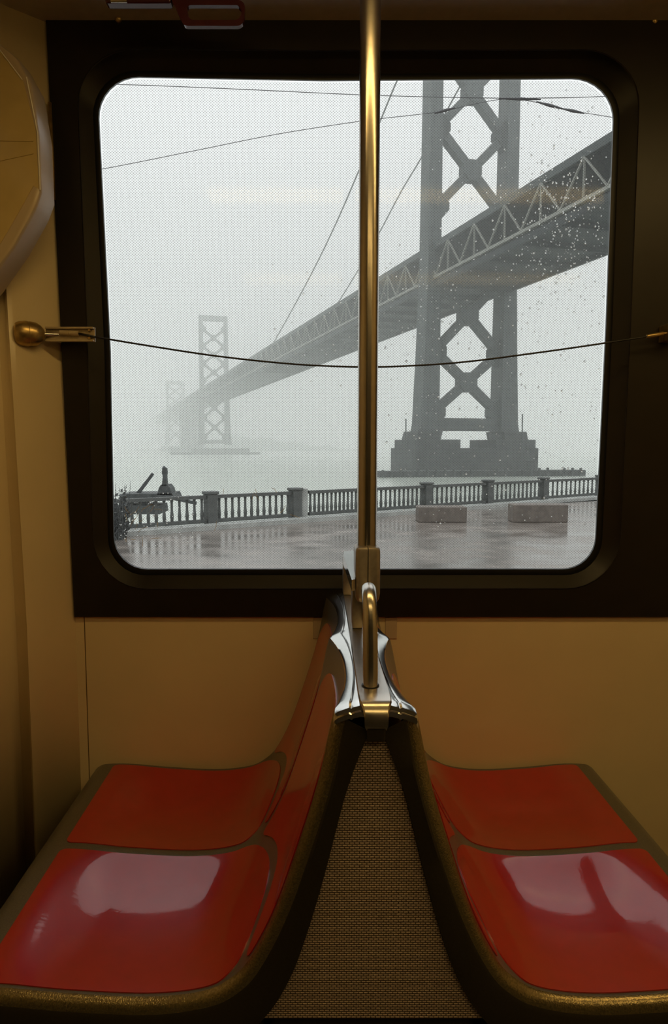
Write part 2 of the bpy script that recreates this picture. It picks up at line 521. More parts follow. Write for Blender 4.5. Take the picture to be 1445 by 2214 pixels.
# ------------------------------------------------------------------ ceiling lamp over the aisle (what lights the car)
LX0, LX1, LY, LZ = -0.5, 1.8, 0.98, ZC
t = thing('ceiling_lamp', (0.4, LY, LZ), 'long warm ceiling strip lamp over the seats', 'lamp')
obj('housing', box(B(), (LX0 - .04, LY - .10, LZ - .03), (LX1 + .04, LY + .10, LZ - .0005), .01), M['fixture'], t)
obj('diffuser', box(B(), (LX0, LY - .07, LZ - .05), (LX1, LY + .07, LZ - .031), .008), emit_mat('warm_lamp_diffuser', LAMP_COLOR, LAMP_STRENGTH), t)
LY2 = -0.62
t = thing('ceiling_lamp', (0.4, LY2, LZ), 'dimmer ceiling strip lamp on the far side of the aisle, behind the viewer', 'lamp')
obj('housing', box(B(), (LX0 - .04, LY2 - .14, LZ - .03), (LX1 + .04, LY2 + .14, LZ - .0005), .01), M['fixture'], t)
obj('diffuser', box(B(), (LX0, LY2 - .11, LZ - .05), (LX1, LY2 + .11, LZ - .031), .008), emit_mat('dim_lamp_diffuser', LAMP_COLOR, LAMP_STRENGTH_2), t)

# ------------------------------------------------------------------ back-to-back double seats
X0 = 0.102
Y_NEAR, Y_MID, Y_FAR = 1.168, 1.62, 2.066
WIDEN = {-1: .035, 1: -.03}
PROF = [(.070, .936, .012, .905), (.076, .915, .018, .886), (.102, .797, .050, .795), (.141, .669, .086, .650), (.181, .555, .115, .545),
        (.225, .468, .148, .450), (.262, .430, .192, .375), (.312, .407, .250, .330), (.41, .397, .40, .312), (.55, .404, .55, .315),
        (.66, .414, .65, .32), (.730, .414, .68, .325), (.757, .407, .69, .33), (.774, .388, .70, .335), (.773, .345, .72, .338)]
NS = 6
PR = crom(PROF, NS)                                   # (u, z, inner u, inner z)
NP = len(PR)
ARC = [0.0]
for a, b in zip(PR, PR[1:]): ARC.append(ARC[-1] + math.hypot(b[0] - a[0], b[1] - a[1]))

def seat_eta(y):
    if y < Y_MID: c, h = (Y_NEAR + Y_MID) / 2, (Y_MID - Y_NEAR) / 2
    else: c, h = (Y_FAR + Y_MID) / 2, (Y_FAR - Y_MID) / 2
    return max(-1, min(1, (y - c) / h))

def surf(arc, y):
    """point (u, z) of the moulded seat at arc length along the profile and depth y"""
    arc = max(0, min(ARC[-1] - 1e-6, arc))
    lo, hi = 0, NP - 1
    while hi - lo > 1:
        m = (lo + hi) // 2
        if ARC[m] <= arc: lo = m
        else: hi = m
    f = (arc - ARC[lo]) / (ARC[hi] - ARC[lo])
    u = PR[lo][0] * (1 - f) + PR[hi][0] * f; z = PR[lo][1] * (1 - f) + PR[hi][1] * f
    e = seat_eta(y)
    bowl = (1 - e * e) ** 1.3
    pan = sstep(.20, .36, u) * (1 - sstep(.56, .71, u))
    back = sstep(.45, .56, z) * (1 - sstep(.80, .90, z))
    z -= .030 * bowl * pan
    u -= .016 * bowl * back
    u += (.045 + .027 * abs(e) ** 2.2 - .070) * sstep(.76, .93, z)
    return u, z

def sp(side, arc, y, lift=0.0):
    u, z = surf(arc, y)
    if lift:
        u1, z1 = surf(arc + .003, y); u0, z0 = surf(arc - .003, y)
        du, dz = u1 - u0, z1 - z0
        L = math.hypot(du, dz) or 1
        u += -dz / L * lift; z += du / L * lift          # outward normal of the profile
    if u > .3: u += (u - .3) * WIDEN[side]
    return Vector((X0 + side * u, y, z))

def arc_at(cond):
    for a, p in zip(ARC, PR):
        if cond(p): return a
A_TOP = arc_at(lambda p: p[1] < .90)                    # upper limit of back insert
A_BEND = arc_at(lambda p: p[1] < .440)                  # seat / back junction at the seat borders
A_FRONT = arc_at(lambda p: p[0] > .708)

def insert_patch(side, y0, y1, a0f, a1f, r, lift=.0022, ny=36, na=40):
    """rounded patch on the moulding between arc limits a0f(e), a1f(e), raised by lift, with a skirt"""
    bm = B()
    rows = []
    for j in range(ny + 1):
        # denser rows near the rounded ends
        tt = 0.5 - 0.5 * math.cos(math.pi * j / ny)
        y = y0 + (y1 - y0) * tt
        e = 2 * tt - 1
        d = min(y - y0, y1 - y)
        def sh(rr): return rr - math.sqrt(max(0, rr * rr - (rr - d) ** 2)) if d < rr else 0.0
        a0 = a0f(e) + sh(r[0]); a1 = a1f(e) - sh(r[1])
        rows.append([(a0 + (a1 - a0) * i / na, y) for i in range(na + 1)])
    top = [[bm.verts.new(sp(side, a, y, lift)) for a, y in row] for row in rows]
    for p, q in zip(top, top[1:]):
        for i in range(na):
            bm.faces.new((p[i], p[i + 1], q[i + 1], q[i]))
    rim = [(0, i) for i in range(na + 1)] + [(j, na) for j in range(1, ny + 1)] + [(ny, i) for i in range(na - 1, -1, -1)] + [(j, 0) for j in range(ny - 1, 0, -1)]
    low = [bm.verts.new(sp(side, rows[j][i][0], rows[j][i][1], -.001)) for j, i in rim]
    up = [top[j][i] for j, i in rim]
    n = len(rim)
    for k in range(n):
        bm.faces.new((up[k], low[k], low[(k + 1) % n], up[(k + 1) % n]))
    return bm

def make_seat(side, label):
    t = thing('double_seat', (X0 + side * .40, (Y_NEAR + Y_FAR) / 2, 0), label, 'seat', None)
    # moulded shell
    ys = [Y_NEAR + .006 + (Y_FAR - Y_NEAR - .006) * i / 64 for i in range(65)]
    bm = B()
    loft(bm, [[sp(side, a, y) for a in ARC] for y in ys], closed=False)
    obj('shell', bm, M['shell'], t, smooth=True)
    # rolled near edge
    bm = B(); rings = []
    for dy, off in ((.006, 0.0), (.002, .001), (-.003, .004), (-.007, .009), (-.010, .016), (-.011, .022)):
        ring = []
        for a, p in zip(ARC, PR):
            q = sp(side, a, Y_NEAR + .006)
            iu, iz = X0 + side * (p[2] + max(0, p[2] - .3) * WIDEN[side]), p[3]
            v = Vector((iu - q.x, 0, iz - q.z)); L = max(v.length, 1e-5)
            ring.append(Vector((q.x + v.x / L * min(off, L), Y_NEAR + dy, q.z + v.z / L * min(off, L))))
        rings.append(ring)
    loft(bm, rings, closed=False)
    obj('rolled_edge', bm, M['edge'], t, smooth=True, label='rough rolled edge, gold lamp glint put into its colour')
    # dark end moulding between rolled edge and woven panel
    bm = B()
    inner = [Vector((X0 + side * (p[2] + max(0, p[2] - .3) * WIDEN[side]), Y_NEAR - .012, p[3])) for p in PR]
    mid = [r.lerp(i, .12) + Vector((0, -.003, 0)) for r, i in zip(rings[-1], inner)]
    back = [i + Vector((0, .03, 0)) for i in inner]
    loft(bm, [rings[-1], mid, inner, back], closed=False)
    obj('end_moulding', bm, M['dark_shell'], t, smooth=40, label='dark end moulding')
    # under-frame skirt below the seat
    bm = B()
    xa, xb = sorted((X0 + side * .20, X0 + side * .70))
    box(bm, (xa, Y_NEAR - .005, .20), (xb, Y_FAR - .01, .345), .01)
    obj('underframe', bm, M['dark_shell'], t)
    # red inserts
    gap = .015
    for y0, y1 in ((Y_NEAR + .014, Y_MID - .014), (Y_MID + .014, Y_FAR - .012)):
        bend = lambda e: A_BEND - .085 * (1 - e * e)
        obj('seat_insert', insert_patch(side, y0, y1, lambda e: bend(e) + gap, lambda e: A_FRONT, (.03, .016)), M['red'], t, smooth=50)
        obj('back_insert', insert_patch(side, y0, y1, lambda e: A_TOP + .0 * e, lambda e: bend(e) - gap, (.10, .03)), M['red'], t, smooth=50)
    # polished ridge cap on top of the backrest
    bm = B(); rings = []
    ys2 = [Y_NEAR + .01 + (Y_FAR - Y_NEAR - .01) * i / 60 for i in range(61)]
    def capring(y, dz=0, k=1.0):
        w = (.045 + .027 * abs(seat_eta(y)) ** 2.2) * k + .001
        pts = []
        for fr, h in ((0.0, .952), (.32, .953), (.50, .950), (.54, .9475), (.60, .9495), (.88, .9425), (.97, .938), (1.0, .932), (1.0, .925)):
            pts.append(Vector((X0 + side * (.006 + (w - .006) * fr), y, h + dz)))
        return pts
    rings.append(capring(Y_NEAR - .0165, -.022, .99)); rings.append(capring(Y_NEAR - .015, -.014, 1.0))
    rings.append(capring(Y_NEAR - .011, -.012)); rings.append(capring(Y_NEAR - .009, -.005)); rings.append(capring(Y_NEAR + .004, -.001))
    rings += [capring(y) for y in ys2]
    loft(bm, rings, closed=False)
    cap = obj('ridge_cap', bm, M['steel'], t, smooth=30, label='polished steel ridge cap')
    bm = B()
    loft(bm, [[p + Vector((side * dx, 0, dz)) for dx, dz in ((-.0012, .0002), (0, .0012), (.0012, .0002))] for p in (capring(y)[3] for y in ys2)], closed=False)
    obj('cap_seam', bm, M['rubber'], cap, label='dark seam line')
    return t
make_seat(-1, 'grey double seat with red inserts facing left, back towards the pole')
make_seat(1, 'grey double seat with red inserts facing right, beside the bare beige wall')

# pedestal under the seats
t = thing('seat_pedestal', (X0, 1.6, 0), 'black pedestal under the embossed end panel', 'pedestal')
obj('pedestal_body', box(B(), (X0 - .19, Y_NEAR + .02, 0), (X0 + .19, Y_FAR - .02, .356), .01), M['dark_shell'], t)
# woven-emboss end panel between the two seat ends
bm = B()
ZP0 = .362
side_pts = [(p[2], p[3]) for p in PR if p[3] >= ZP0 and p[2] < .3]
side_pts = side_pts + [(side_pts[-1][0] + .03, ZP0)]
out = [Vector((X0 - u + .001, Y_NEAR - .004, z)) for u, z in side_pts] + [Vector((X0 + u - .001, Y_NEAR - .004, z)) for u, z in reversed(side_pts)]
prism(bm, out, (0, .012, 0))
tag(obj('end_panel', bm, M['emboss']), 'brown embossed weave panel filling the gap between the two seat ends', 'panel')

# steel strip along the ridge with a folded lip at the near end
t = thing('ridge_plate', (X0, 1.6, .952), 'narrow steel strip along the top of the seat backs, lip folded over', 'plate')
bm = B(); rings = []
prof = [(Y_FAR - .005, .958), (Y_MID, .958), (Y_NEAR + .03, .958), (Y_NEAR - .006, .957), (Y_NEAR - .018, .950), (Y_NEAR - .025, .936), (Y_NEAR - .027, .922), (Y_NEAR - .026, .914)]
hw = [.022, .023, .027, .026, .021, .0185, .018, .015]
for (y, z), w in zip(prof, hw):
    rings.append([Vector((X0 - w - .002, y, z - .004)), Vector((X0 - w, y, z)), Vector((X0 + w, y, z)), Vector((X0 + w + .002, y, z - .004))])
loft(bm, rings, closed=False)
obj('strip', bm, M['brushed'], t, smooth=35)
bm = B()
box(bm, (X0 - .016, Y_NEAR - .022, .888), (X0 + .016, Y_NEAR - .006, .914), .003)
obj('lip_tab', bm, M['dark_shell'], t)

# ------------------------------------------------------------------ pole with clamp
PX = .1195; PY = 1.64
t = thing('pole', (PX, PY, .958), 'vertical steel grab pole rising from the seat ridge to the ceiling', 'pole')
M['pole_steel'] = mat('dull_brushed_steel', (0.48, 0.44, 0.39), 0.22, metal=1.0, var=0.05, nscale=60, bump=0.04, bscale=400)
bm = B(); tube(bm, [(PX, PY, 1.10), (PX, PY, 1.6), (PX, PY, 2.1), (PX, PY, ZC - .02)], .0235, 32)
obj('shaft', bm, M['pole_steel'], t, smooth=50)
obj('ceiling_flange', lathe(B(), (PX, PY, ZC - .02), (0, 0, 1), [(0, .03), (.004, .045), (.019, .05)], 24), M['brushed'], t, smooth=40)
for s in (-1, 1):                                        # split clamp, two halves with a seam between them
    bm = B()
    x0, x1 = (PX - .0295, PX - .0007) if s < 0 else (PX + .0007, PX + .0295)
    pts = rounded([(x0, PY - .046, .011 if s < 0 else .001), (x1, PY - .046, .011 if s > 0 else .001), (x1, PY + .034, .011 if s > 0 else .001), (x0, PY + .034, .011 if s < 0 else .001)], 5)
    cxm = (x0 + x1) / 2
    rings = []
    for z, k in ((1.028, .80), (1.036, .93), (1.05, 1.0), (1.148, 1.0), (1.155, .97), (1.158, .90)):
        rings.append([Vector((PX + (p.x - PX) * (k if abs(p.x - PX) > .002 else 1), PY + (p.y - PY) * k, z)) for p in pts])
    loft(bm, rings, True, True, True)
    obj('clamp_half', bm, M['cast'], t, smooth=35)
bm = B(); box(bm, (.0845, PY - .012, .958), (.111, PY + .03, 1.06), .004)
obj('clamp_leg', bm, M['cast'], t, smooth=30)
fx0, fx1 = at(741.5, 1285, 2.03).x, at(762, 1285, 2.03).x
bm = B(); box(bm, (fx0, 2.005, .958), (fx1, 2.055, 1.065), .003)
obj('rear_foot', bm, M['cast'], t, smooth=30)
ZG = 1.088                                               # flat gusset plate running back from the clamp
tri = [onz(742.5, 1200, ZG), onz(745, 1192, ZG), onz(767, 1190, ZG), onz(768, 1252, ZG), onz(761, 1254, ZG)]
bm = B(); prism(bm, [p + Vector((0, 0, -.026)) for p in tri], (0, 0, .026))
obj('gusset_plate', bm, M['steel'], t)

# bent grab handle in front of the pole
t = thing('grab_handle', (.098, 1.232, .958), 'bent brass-toned steel grab handle on the near end of the ridge', 'handle')
hp = crom([(.098, 1.229, .956), (.0975, 1.231, 1.03), (.0968, 1.236, 1.082), (.0965, 1.250, 1.112), (.0975, 1.276, 1.125), (.099, 1.31, 1.119), (.105, 1.40, 1.095), (.112, 1.50, 1.069), (.119, 1.598, 1.043)], 7)
bm = B(); tube(bm, hp, .0135, 24)
obj('bar', bm, M['brushed'], t, smooth=60)
obj('collar', lathe(B(), (.098, 1.232, .9565), (0, 0, 1), [(0, .0165), (.003, .0165), (.005, .0145)], 24), M['rubber'], t, smooth=40)

# ------------------------------------------------------------------ stop-request cord
YC = 2.02
t = thing('pull_cord', at(722, 793, YC), 'thin black sagging cable stretched across the window', 'cord')
cpts = [at(x, y, YC) for x, y in crom([(203, 728), (330, 749), (470, 770), (620, 786), (740, 792.5), (850, 792.5), (990, 784), (1130, 767), (1280, 746), (1410, 726)], 6)]
bm = B(); tube(bm, cpts, .0026, 8)
obj('cable', bm, M['cable'], t, smooth=True)
bm = B(); a, b = at(1398, 728, YC), at(1436, 721, YC); tube(bm, [a, a.lerp(b, .05), a.lerp(b, .95), b], [.004, .0062, .0062, .004], 12)
obj('ferrule', bm, M['brass'], t, smooth=50, label='brass ferrule')
bm = B(); a = at(1441, 700, YC + .005); b = at(1470, 738, YC + .005)
box(bm, (a.x, YC - .012, b.z), (b.x, YW - .0125, a.z), .003)
t2 = thing('cord_bracket', (a.x, YC, b.z), 'small brass bracket at the right end of the cable', 'bracket')
obj('block', bm, M['brass'], t2)
bm = B(); c0 = at(1436, 721, YC); tube(bm, [c0, (a.x + .004, YC, c0.z + .001)], .003, 8)
obj('pin', bm, M['brass'], t2)

a = at(34, 722, 1.985)
t = thing('cord_anchor', a, 'brass-toned ball mount with clear bracket on the column, holding the cable end', 'bracket')
c0 = at(30, 721, 1.985); ax = (at(100, 723, 2.015) - c0).normalized()
bm = B(); lathe(bm, c0, ax, [(.000, .022), (.006, .031), (.018, .035), (.034, .036), (.042, .034), (.043, .035), (.060, .032), (.072, .024), (.080, .014), (.082, .004)], 28)
obj('ball_housing', bm, M['brass'], t, smooth=35)
bm = B(); tube(bm, [c0 + ax * .080, c0 + ax * .118], .0052, 12)
obj('stud', bm, M['steel'], t, smooth=60)
q0 = at(97, 707, YC); q1 = at(205, 739, YC)
bm = B(); box(bm, (q0.x, YC + .004, q1.z), (q1.x, YC + .010, q0.z), .0015)
plate = obj('bracket_plate', bm, M['clear_plastic'], t, label='yellowed clear plastic bracket plate')
for z0, z1 in ((q0.z - .006, q0.z), (q1.z, q1.z + .006)):
    bm = B(); box(bm, (q0.x + .002, YC - .006, z0), (q1.x - .002, YC + .004, z1), .0015)
    obj('side_rail', bm, M['clear_plastic'], t)
bm = B(); a, b = at(130, 719, YC - .002), at(170, 721, YC - .002); tube(bm, [a, a.lerp(b, .48), a.lerp(b, .5), a.lerp(b, .52), b], [.0075, .0075, .006, .0075, .0075], 14)
obj('tension_barrel', bm, M['clear_plastic'], t, smooth=40)
bm = B(); tube(bm, [at(170, 721, YC - .002), at(206, 728.5, YC)], .0032, 8)
obj('cable_end', bm, M['cable'], t, smooth=True)
for px, py in ((193, 714), (193, 731)):
    bm = B(); lathe(bm, at(px, py, YC - .002), (0, -1, 0), [(-.006, .0045), (.001, .0045), (.003, .003)], 12)
    obj('screw', bm, M['brass'], plate, smooth=40)

# ------------------------------------------------------------------ moulded housing at upper left
YH = 1.86
t = thing('wall_housing', at(40, 640, YH), 'moulded beige housing with glossy amber face on the upper left wall', 'housing')
ol = [(-120, 20), (-26, 72), (36, 124), (66, 180), (82, 288), (87, 415), (74, 452), (30, 532), (-26, 612), (-120, 722)]
bm = B()
def att(x, y, dy=0.0):
    p = at(x, y, YH + dy)
    for _ in range(12): p = at(x, y, YH + dy + .13 * (p.z - 2.0))
    return p
rf = [att(x, y) for x, y in ol]
cc = sum(rf, Vector()) / len(rf)
def shr(d, dy): return [p + (cc - p).normalized() * d + Vector((0, dy, 0)) for p in rf]
loft(bm, [shr(-.004, .09), shr(-.002, .012), shr(.002, .003), shr(.006, 0), shr(.02, .001)], True, True, True)
obj('rim', bm, M['beige_rim'], t, smooth=60)
il = [(-80, 40), (0, 107), (50, 174), (78, 285), (84, 408), (72, 402), (41, 458), (0, 528), (-80, 640)]
bm = B(); prism(bm, [att(x, y, -.0005) for x, y in il], (0, .008, 0))
obj('face_panel', bm, M['gloss_face'], t, label='glossy amber face panel')
for seg in (((-40, 56), (48, 172)), ((57, 167), (81, 285)), ((81, 285), (87, 411))):
    a, b = (att(x, y, -.002) for x, y in seg)
    bm = B(); tube(bm, [a, b], .0016, 6)
    obj('edging', bm, M['white_edge'], t)
# slim moulded ribs reflected as bright lines on its face
for seg in (((-20, 304), (72, 305)), ((-20, 352), (72, 332))):
    a, b = (att(x, y, -.0015) for x, y in seg)
    bm = B(); tube(bm, [a, b], .0012, 6)
    obj('rib', bm, M['gloss_face'], t)

# ------------------------------------------------------------------ red emergency handle under the ceiling
YE = 1.88
t = thing('emergency_handle', at(450, 0, YE), 'dark red loop handle hanging under the ceiling edge', 'handle')
outer = rounded([(352, -40, 8), (398, 56, 14), (527, 56, 16), (531, 2, 18), (500, -3, 10), (420, -12, 10)], 6)
innr = rounded([(404, 20, 12), (410, 43, 12), (515, 43, 14), (524, 28, 14), (518, 11, 12), (408, 11, 10)], 6)
o0 = [at(p.x, p.y, YE) for p in outer]; i0 = [at(p.x, p.y, YE) for p in innr]
# align starts of both outlines by angle around the slot
def by_angle(pts):
    c = sum(i0, Vector()) / len(i0)
    return sorted(pts, key=lambda p: math.atan2(p.z - c.z, p.x - c.x))
o0, i0 = by_angle(o0), by_angle(i0)
bm = B(); D = Vector((0, .014, 0))
loft(bm, [o0, i0, [p + D for p in i0], [p + D for p in o0], o0])
bmesh.ops.remove_doubles(bm, verts=bm.verts[:], dist=1e-6)
obj('loop', bm, M['red_plastic'], t, smooth=40)
bm = B(); a, b = at(228, -40, YE + .01), at(372, 11, YE + .01)
box(bm, (a.x, YE - .002, b.z), (b.x, YE + .03, a.z), .006)
obj('mount_bar', bm, M['red_plastic'], t)
bm = B(); a = at(258, 3, YE - .01); tube(bm, [at(240, 1, YE - .006), at(275, 1, YE - .006)], .006, 10)
obj('pin', bm, M['steel'], t, smooth=60)
for i, (px, py, lab) in enumerate(((256, 41, 'small round ceiling stud below the red handle mount'), (1415, 46, 'small ceiling screw at the upper right corner'))):
    p = onz(px, py, ZC)
    tag(obj('ceiling_stud', lathe(B(), p + Vector((0, 0, -.0)), (0, 0, -1), [(-.001, .009), (.004, .009), (.008, .006), (.010, .002)], 16), M['brass'], None, 40), lab, 'stud')

# ================================================================== outside
Z_ST = CAM.z - 2.2               # street
Z_WA = CAM.z - 6.4               # bay water
FA = Vector((-2.9, 18.9)); FB = Vector((9.0, 27.5))
def fpt(k, z=Z_ST): 
    p = FA.lerp(FB, k); return Vector((p.x, p.y, z))
fdir = (FB - FA).normalized(); FN = Vector((fdir.y, -fdir.x))   # towards the street
fang = math.atan2(fdir.y, fdir.x)

bm = B()
k0, k1 = -2.2, 3.2
a, b = fpt(k0), fpt(k1)
q = [Vector((-40, 2.4, Z_ST)), Vector((45, 2.4, Z_ST)), b + Vector((8, 0, 0)), a + Vector((-8, 0, 0))]
prism(bm, [p + Vector((0, 0, -.3)) for p in q], (0, 0, .3))
tag(obj('pavement', bm, M['pavement']), kind='structure')
bm = B(); off = Vector((-FN.x, -FN.y, 0)) * .6
prism(bm, [a + Vector((0, 0, -5)), b + Vector((0, 0, -5)), b + Vector((0, 0, -5)) + off, a + Vector((0, 0, -5)) + off], (0, 0, 5.02))
tag(obj('seawall', bm, M['pier']), kind='structure')
bm = B()
prism(bm, [Vector((-900, 12, Z_WA - 1)), Vector((900, 12, Z_WA - 1)), Vector((900, 1800, Z_WA - 1)), Vector((-900, 1800, Z_WA - 1))], (0, 0, 1))
tag(obj('water', bm, M['water']), kind='structure')
bm = B(); n3 = Vector((FN.x, FN.y, 0))
beam(bm, fpt(k0) + n3 * .42 + Vector((0, 0, .06)), fpt(k1) + n3 * .42 + Vector((0, 0, .06)), .12, .5)
tag(obj('kerb', bm, M['kerb']), kind='structure')

# balustrade: posts and sections, each with its own balusters
KS = [-.40, -.20, 0, .19, .375, .56, .775, 1.0, 1.27, 1.48]
PLAB = {2: 'dark square balustrade post, second in view from the left of the window', 3: 'broad balustrade post midway to the pole, lit right side put in as a pale block',
        4: 'balustrade post standing just behind the steel pole', 5: 'balustrade post below the left leg of the near bridge tower',
        6: 'balustrade post below the right leg of the near bridge tower', 7: 'balustrade post nearest the right edge of the window',
        1: 'balustrade post at the left edge of the window behind the wharf iron', 0: 'balustrade post beyond the left edge of the window',
        8: 'balustrade post just beyond the right edge of the window', 9: 'balustrade post farthest right, outside the window'}
base_post = None
for i, k in enumerate(KS):
    if i in (0, 9): continue
    p = fpt(k)
    if base_post is None:
        bm = B(); box(bm, p + Vector((-.15, -.15, 0)), p + Vector((.15, .15, .90)), .012, 1)
        sh = obj('post_shaft', bm, M['fence'])
        bm = B(); box(bm, p + Vector((-.18, -.18, .90)), p + Vector((.18, .18, .98)), .015, 1)
        cp = obj('post_cap', bm, M['fence'])
        base_post = (sh, cp, ORG[sh.name] - p, ORG[cp.name] - p)
        t = thing('balustrade_post', p, PLAB[i], 'post', 'balustrade posts along the seawall')
        for o in (sh, cp):
            o.location = ORG[o.name] - p; o.parent = t; o.rotation_euler = (0, 0, fang)
    else:
        t = thing('balustrade_post', p, PLAB[i], 'post', 'balustrade posts along the seawall')
        copy_at(base_post[0], p + base_post[2], t, fang); copy_at(base_post[1], p + base_post[3], t, fang)
    if i == 3:
        pil = p + Vector((fdir.x, fdir.y, 0)) * .30  # the post's lit right side, put in as a paler block
        obj('lit_side_block', box(B(), pil + Vector((-.13, -.14, 0)), pil + Vector((.13, .14, .95)), .01, 1), M['kerb'], t, label='lit side of the post, put in as a pale block')
SLAB = ['short balustrade stretch at the left edge behind the wharf iron', 'balustrade stretch beside the wharf iron, left of the broad post',
        'balustrade stretch between the second post and the broad post', 'balustrade stretch right of the broad post, up to the steel pole',
        'balustrade stretch from the steel pole to the left tower leg', 'balustrade stretch below the near bridge tower',
        'balustrade stretch behind the right stone block', 'balustrade stretch at the right edge of the window', 'balustrade stretch beyond the right edge']
bal0 = None
for i in range(1, 8):
    ka, kb = KS[i], KS[i + 1]
    L = (kb - ka) * (FB - FA).length
    a3, b3 = fpt(ka), fpt(kb)
    d3 = (b3 - a3).normalized()
    t = thing('balustrade', (a3 + b3) / 2, SLAB[i], 'railing', 'balustrade stretches along the seawall')
    pa, pb = a3 + d3 * (.47 if i == 3 else .16), b3 - d3 * .16
    z = Vector((0, 0, 1))
    obj('top_rail', beam(B(), pa + z * .83, pb + z * .83, .09, .16), M['fence'], t)
    obj('bottom_rail', beam(B(), pa + z * .17, pb + z * .17, .10, .16), M['fence'], t)
    n = 13 if i == 3 else 12
    for j in range(n):
        q = pa.lerp(pb, (j + .5) / n)
        if bal0 is None:
            bm = B()
            lathe(bm, q + z * .215, z, [(0, .042), (.05, .042), (.14, .05), (.30, .034), (.50, .034), (.575, .045)], 6)
            bal0 = obj('baluster', bm, M['fence'], t); bz = ORG[bal0.name].z
        else:
            copy_at(bal0, Vector((q.x, q.y, bz)), t)

# two stone blocks on the promenade
for px0, px1, pyt, pyb, lab in ((905, 1010, 1096, 1130, 'brown stone block bench standing left, below the near bridge tower'),
                               (1110, 1229, 1091, 1130, 'brown stone block bench nearer the right edge of the window')):
    a = onz(px0, pyb, Z_ST); b = onz(px1, pyb, Z_ST); h = at(px0, pyt, a.y).z - Z_ST
    bm = B(); box(bm, (a.x, a.y, Z_ST), (b.x, a.y + .6, Z_ST + h), .03, 2)
    tag(obj('stone_bench', bm, M['bench']), lab, 'bench', 'stone block benches on the promenade')

# wharf gear at the left, beyond the balustrade
YQ = 26.0
def q3(px, py, y=YQ): return at(px, py, y)
t = thing('wharf_crane', q3(330, 1110), 'dark wharf crane silhouette with a slanting boom behind the balustrade', 'crane')
bm = B(); prism(bm, [q3(250, 1112), q3(345, 1112), q3(342, 1094), q3(254, 1092)], (0, 1.6, 0)); obj('platform', bm, M['wharf'], t)
bm = B(); prism(bm, [q3(255, 1080), q3(378, 1080), q3(372, 1067), q3(262, 1068)], (0, 1.5, 0)); obj('upper_deck', bm, M['wharf'], t)
for px in (262, 284, 312, 336):
    bm = B(); beam(bm, q3(px, 1094, YQ + .3), q3(px, 1079, YQ + .3), .14, .14); obj('support', bm, M['wharf'], t)
bm = B(); beam(bm, q3(290, 1078, YQ + .6), q3(331, 1024, YQ + .6), .13, .13, None, .10, .10); obj('boom', bm, M['wharf'], t)
bm = B(); prism(bm, [q3(340, 1070), q3(372, 1070), q3(368, 1056), q3(362, 1048), q3(348, 1048), q3(343, 1056)], (0, .8, 0)); obj('cab', bm, M['wharf'], t)
bm = B(); prism(bm, [q3(350, 1050), q3(361, 1050), q3(359, 1030), q3(360, 1022), q3(359, 1012), q3(351, 1012), q3(350, 1022), q3(352, 1030)], (0, .25, 0)); obj('mast', bm, M['wharf'], t)
bm = B(); lathe(bm, q3(355, 1013, YQ + .12), (0, 0, 1), [(0, .07), (.05, .07), (.06, .05), (.10, .02)], 10); obj('mast_cap', bm, M['wharf'], t)
bm = B(); beam(bm, q3(368, 1076, YQ - .1), q3(425, 1088, YQ - .1), .12, .12); obj('strut', bm, M['wharf'], t)
# leaning twiggy shrub at the window's left edge
bm = B()
for i in range(60):
    p0 = onz(255 + random.uniform(-14, 16), 1165, Z_ST) + Vector((0, random.uniform(-.3, .3), 0))
    tip = p0 + Vector((random.uniform(-.3, .35), random.uniform(-.2, .2), random.uniform(.3, 1.45)))
    midp = p0.lerp(tip, .55) + Vector((random.uniform(-.08, .08), 0, .04))
    tube(bm, [p0, midp, tip], [.014, .010, .003], 4)
    for _ in range(7):
        c = p0.lerp(tip, random.uniform(.25, 1)); s = random.uniform(.03, .07); n = Vector((random.uniform(-1, 1), random.uniform(-1, 1), random.uniform(-.4, 1))).normalized()
        u = n.orthogonal().normalized() * s; w = n.cross(u)
        bm.faces.new([bm.verts.new(c + v) for v in (u, w * .6, -u, -w * .6)])
tag(obj('dark_shrub', bm, M['wharf'], recalc=False), 'dark twiggy shrub at the lower left corner of the window', 'shrub')

# ------------------------------------------------------------------ suspension bridge
UX, UY = -.288, .9576            # along the bridge, away from the shore
NX, NY = .9576, .288             # across
S1, S2 = 70.6, 89.6
def br(s, t_, h): return Vector((s * NX + t_ * UX, s * NY + t_ * UY, CAM.z + h))
def solve(px, py, s):
    """where the photograph direction meets the vertical plane at lateral distance s"""
    d = ray(px, py); n = Vector((NX, NY, 0))
    return CAM + d * (s / d.dot(n))
AX = Vector((UX, UY, 0)); AN = Vector((NX, NY, 0)); AZ = Vector((0, 0, 1))
H_TOP, H_BOT = .632 * S1, .528 * S1

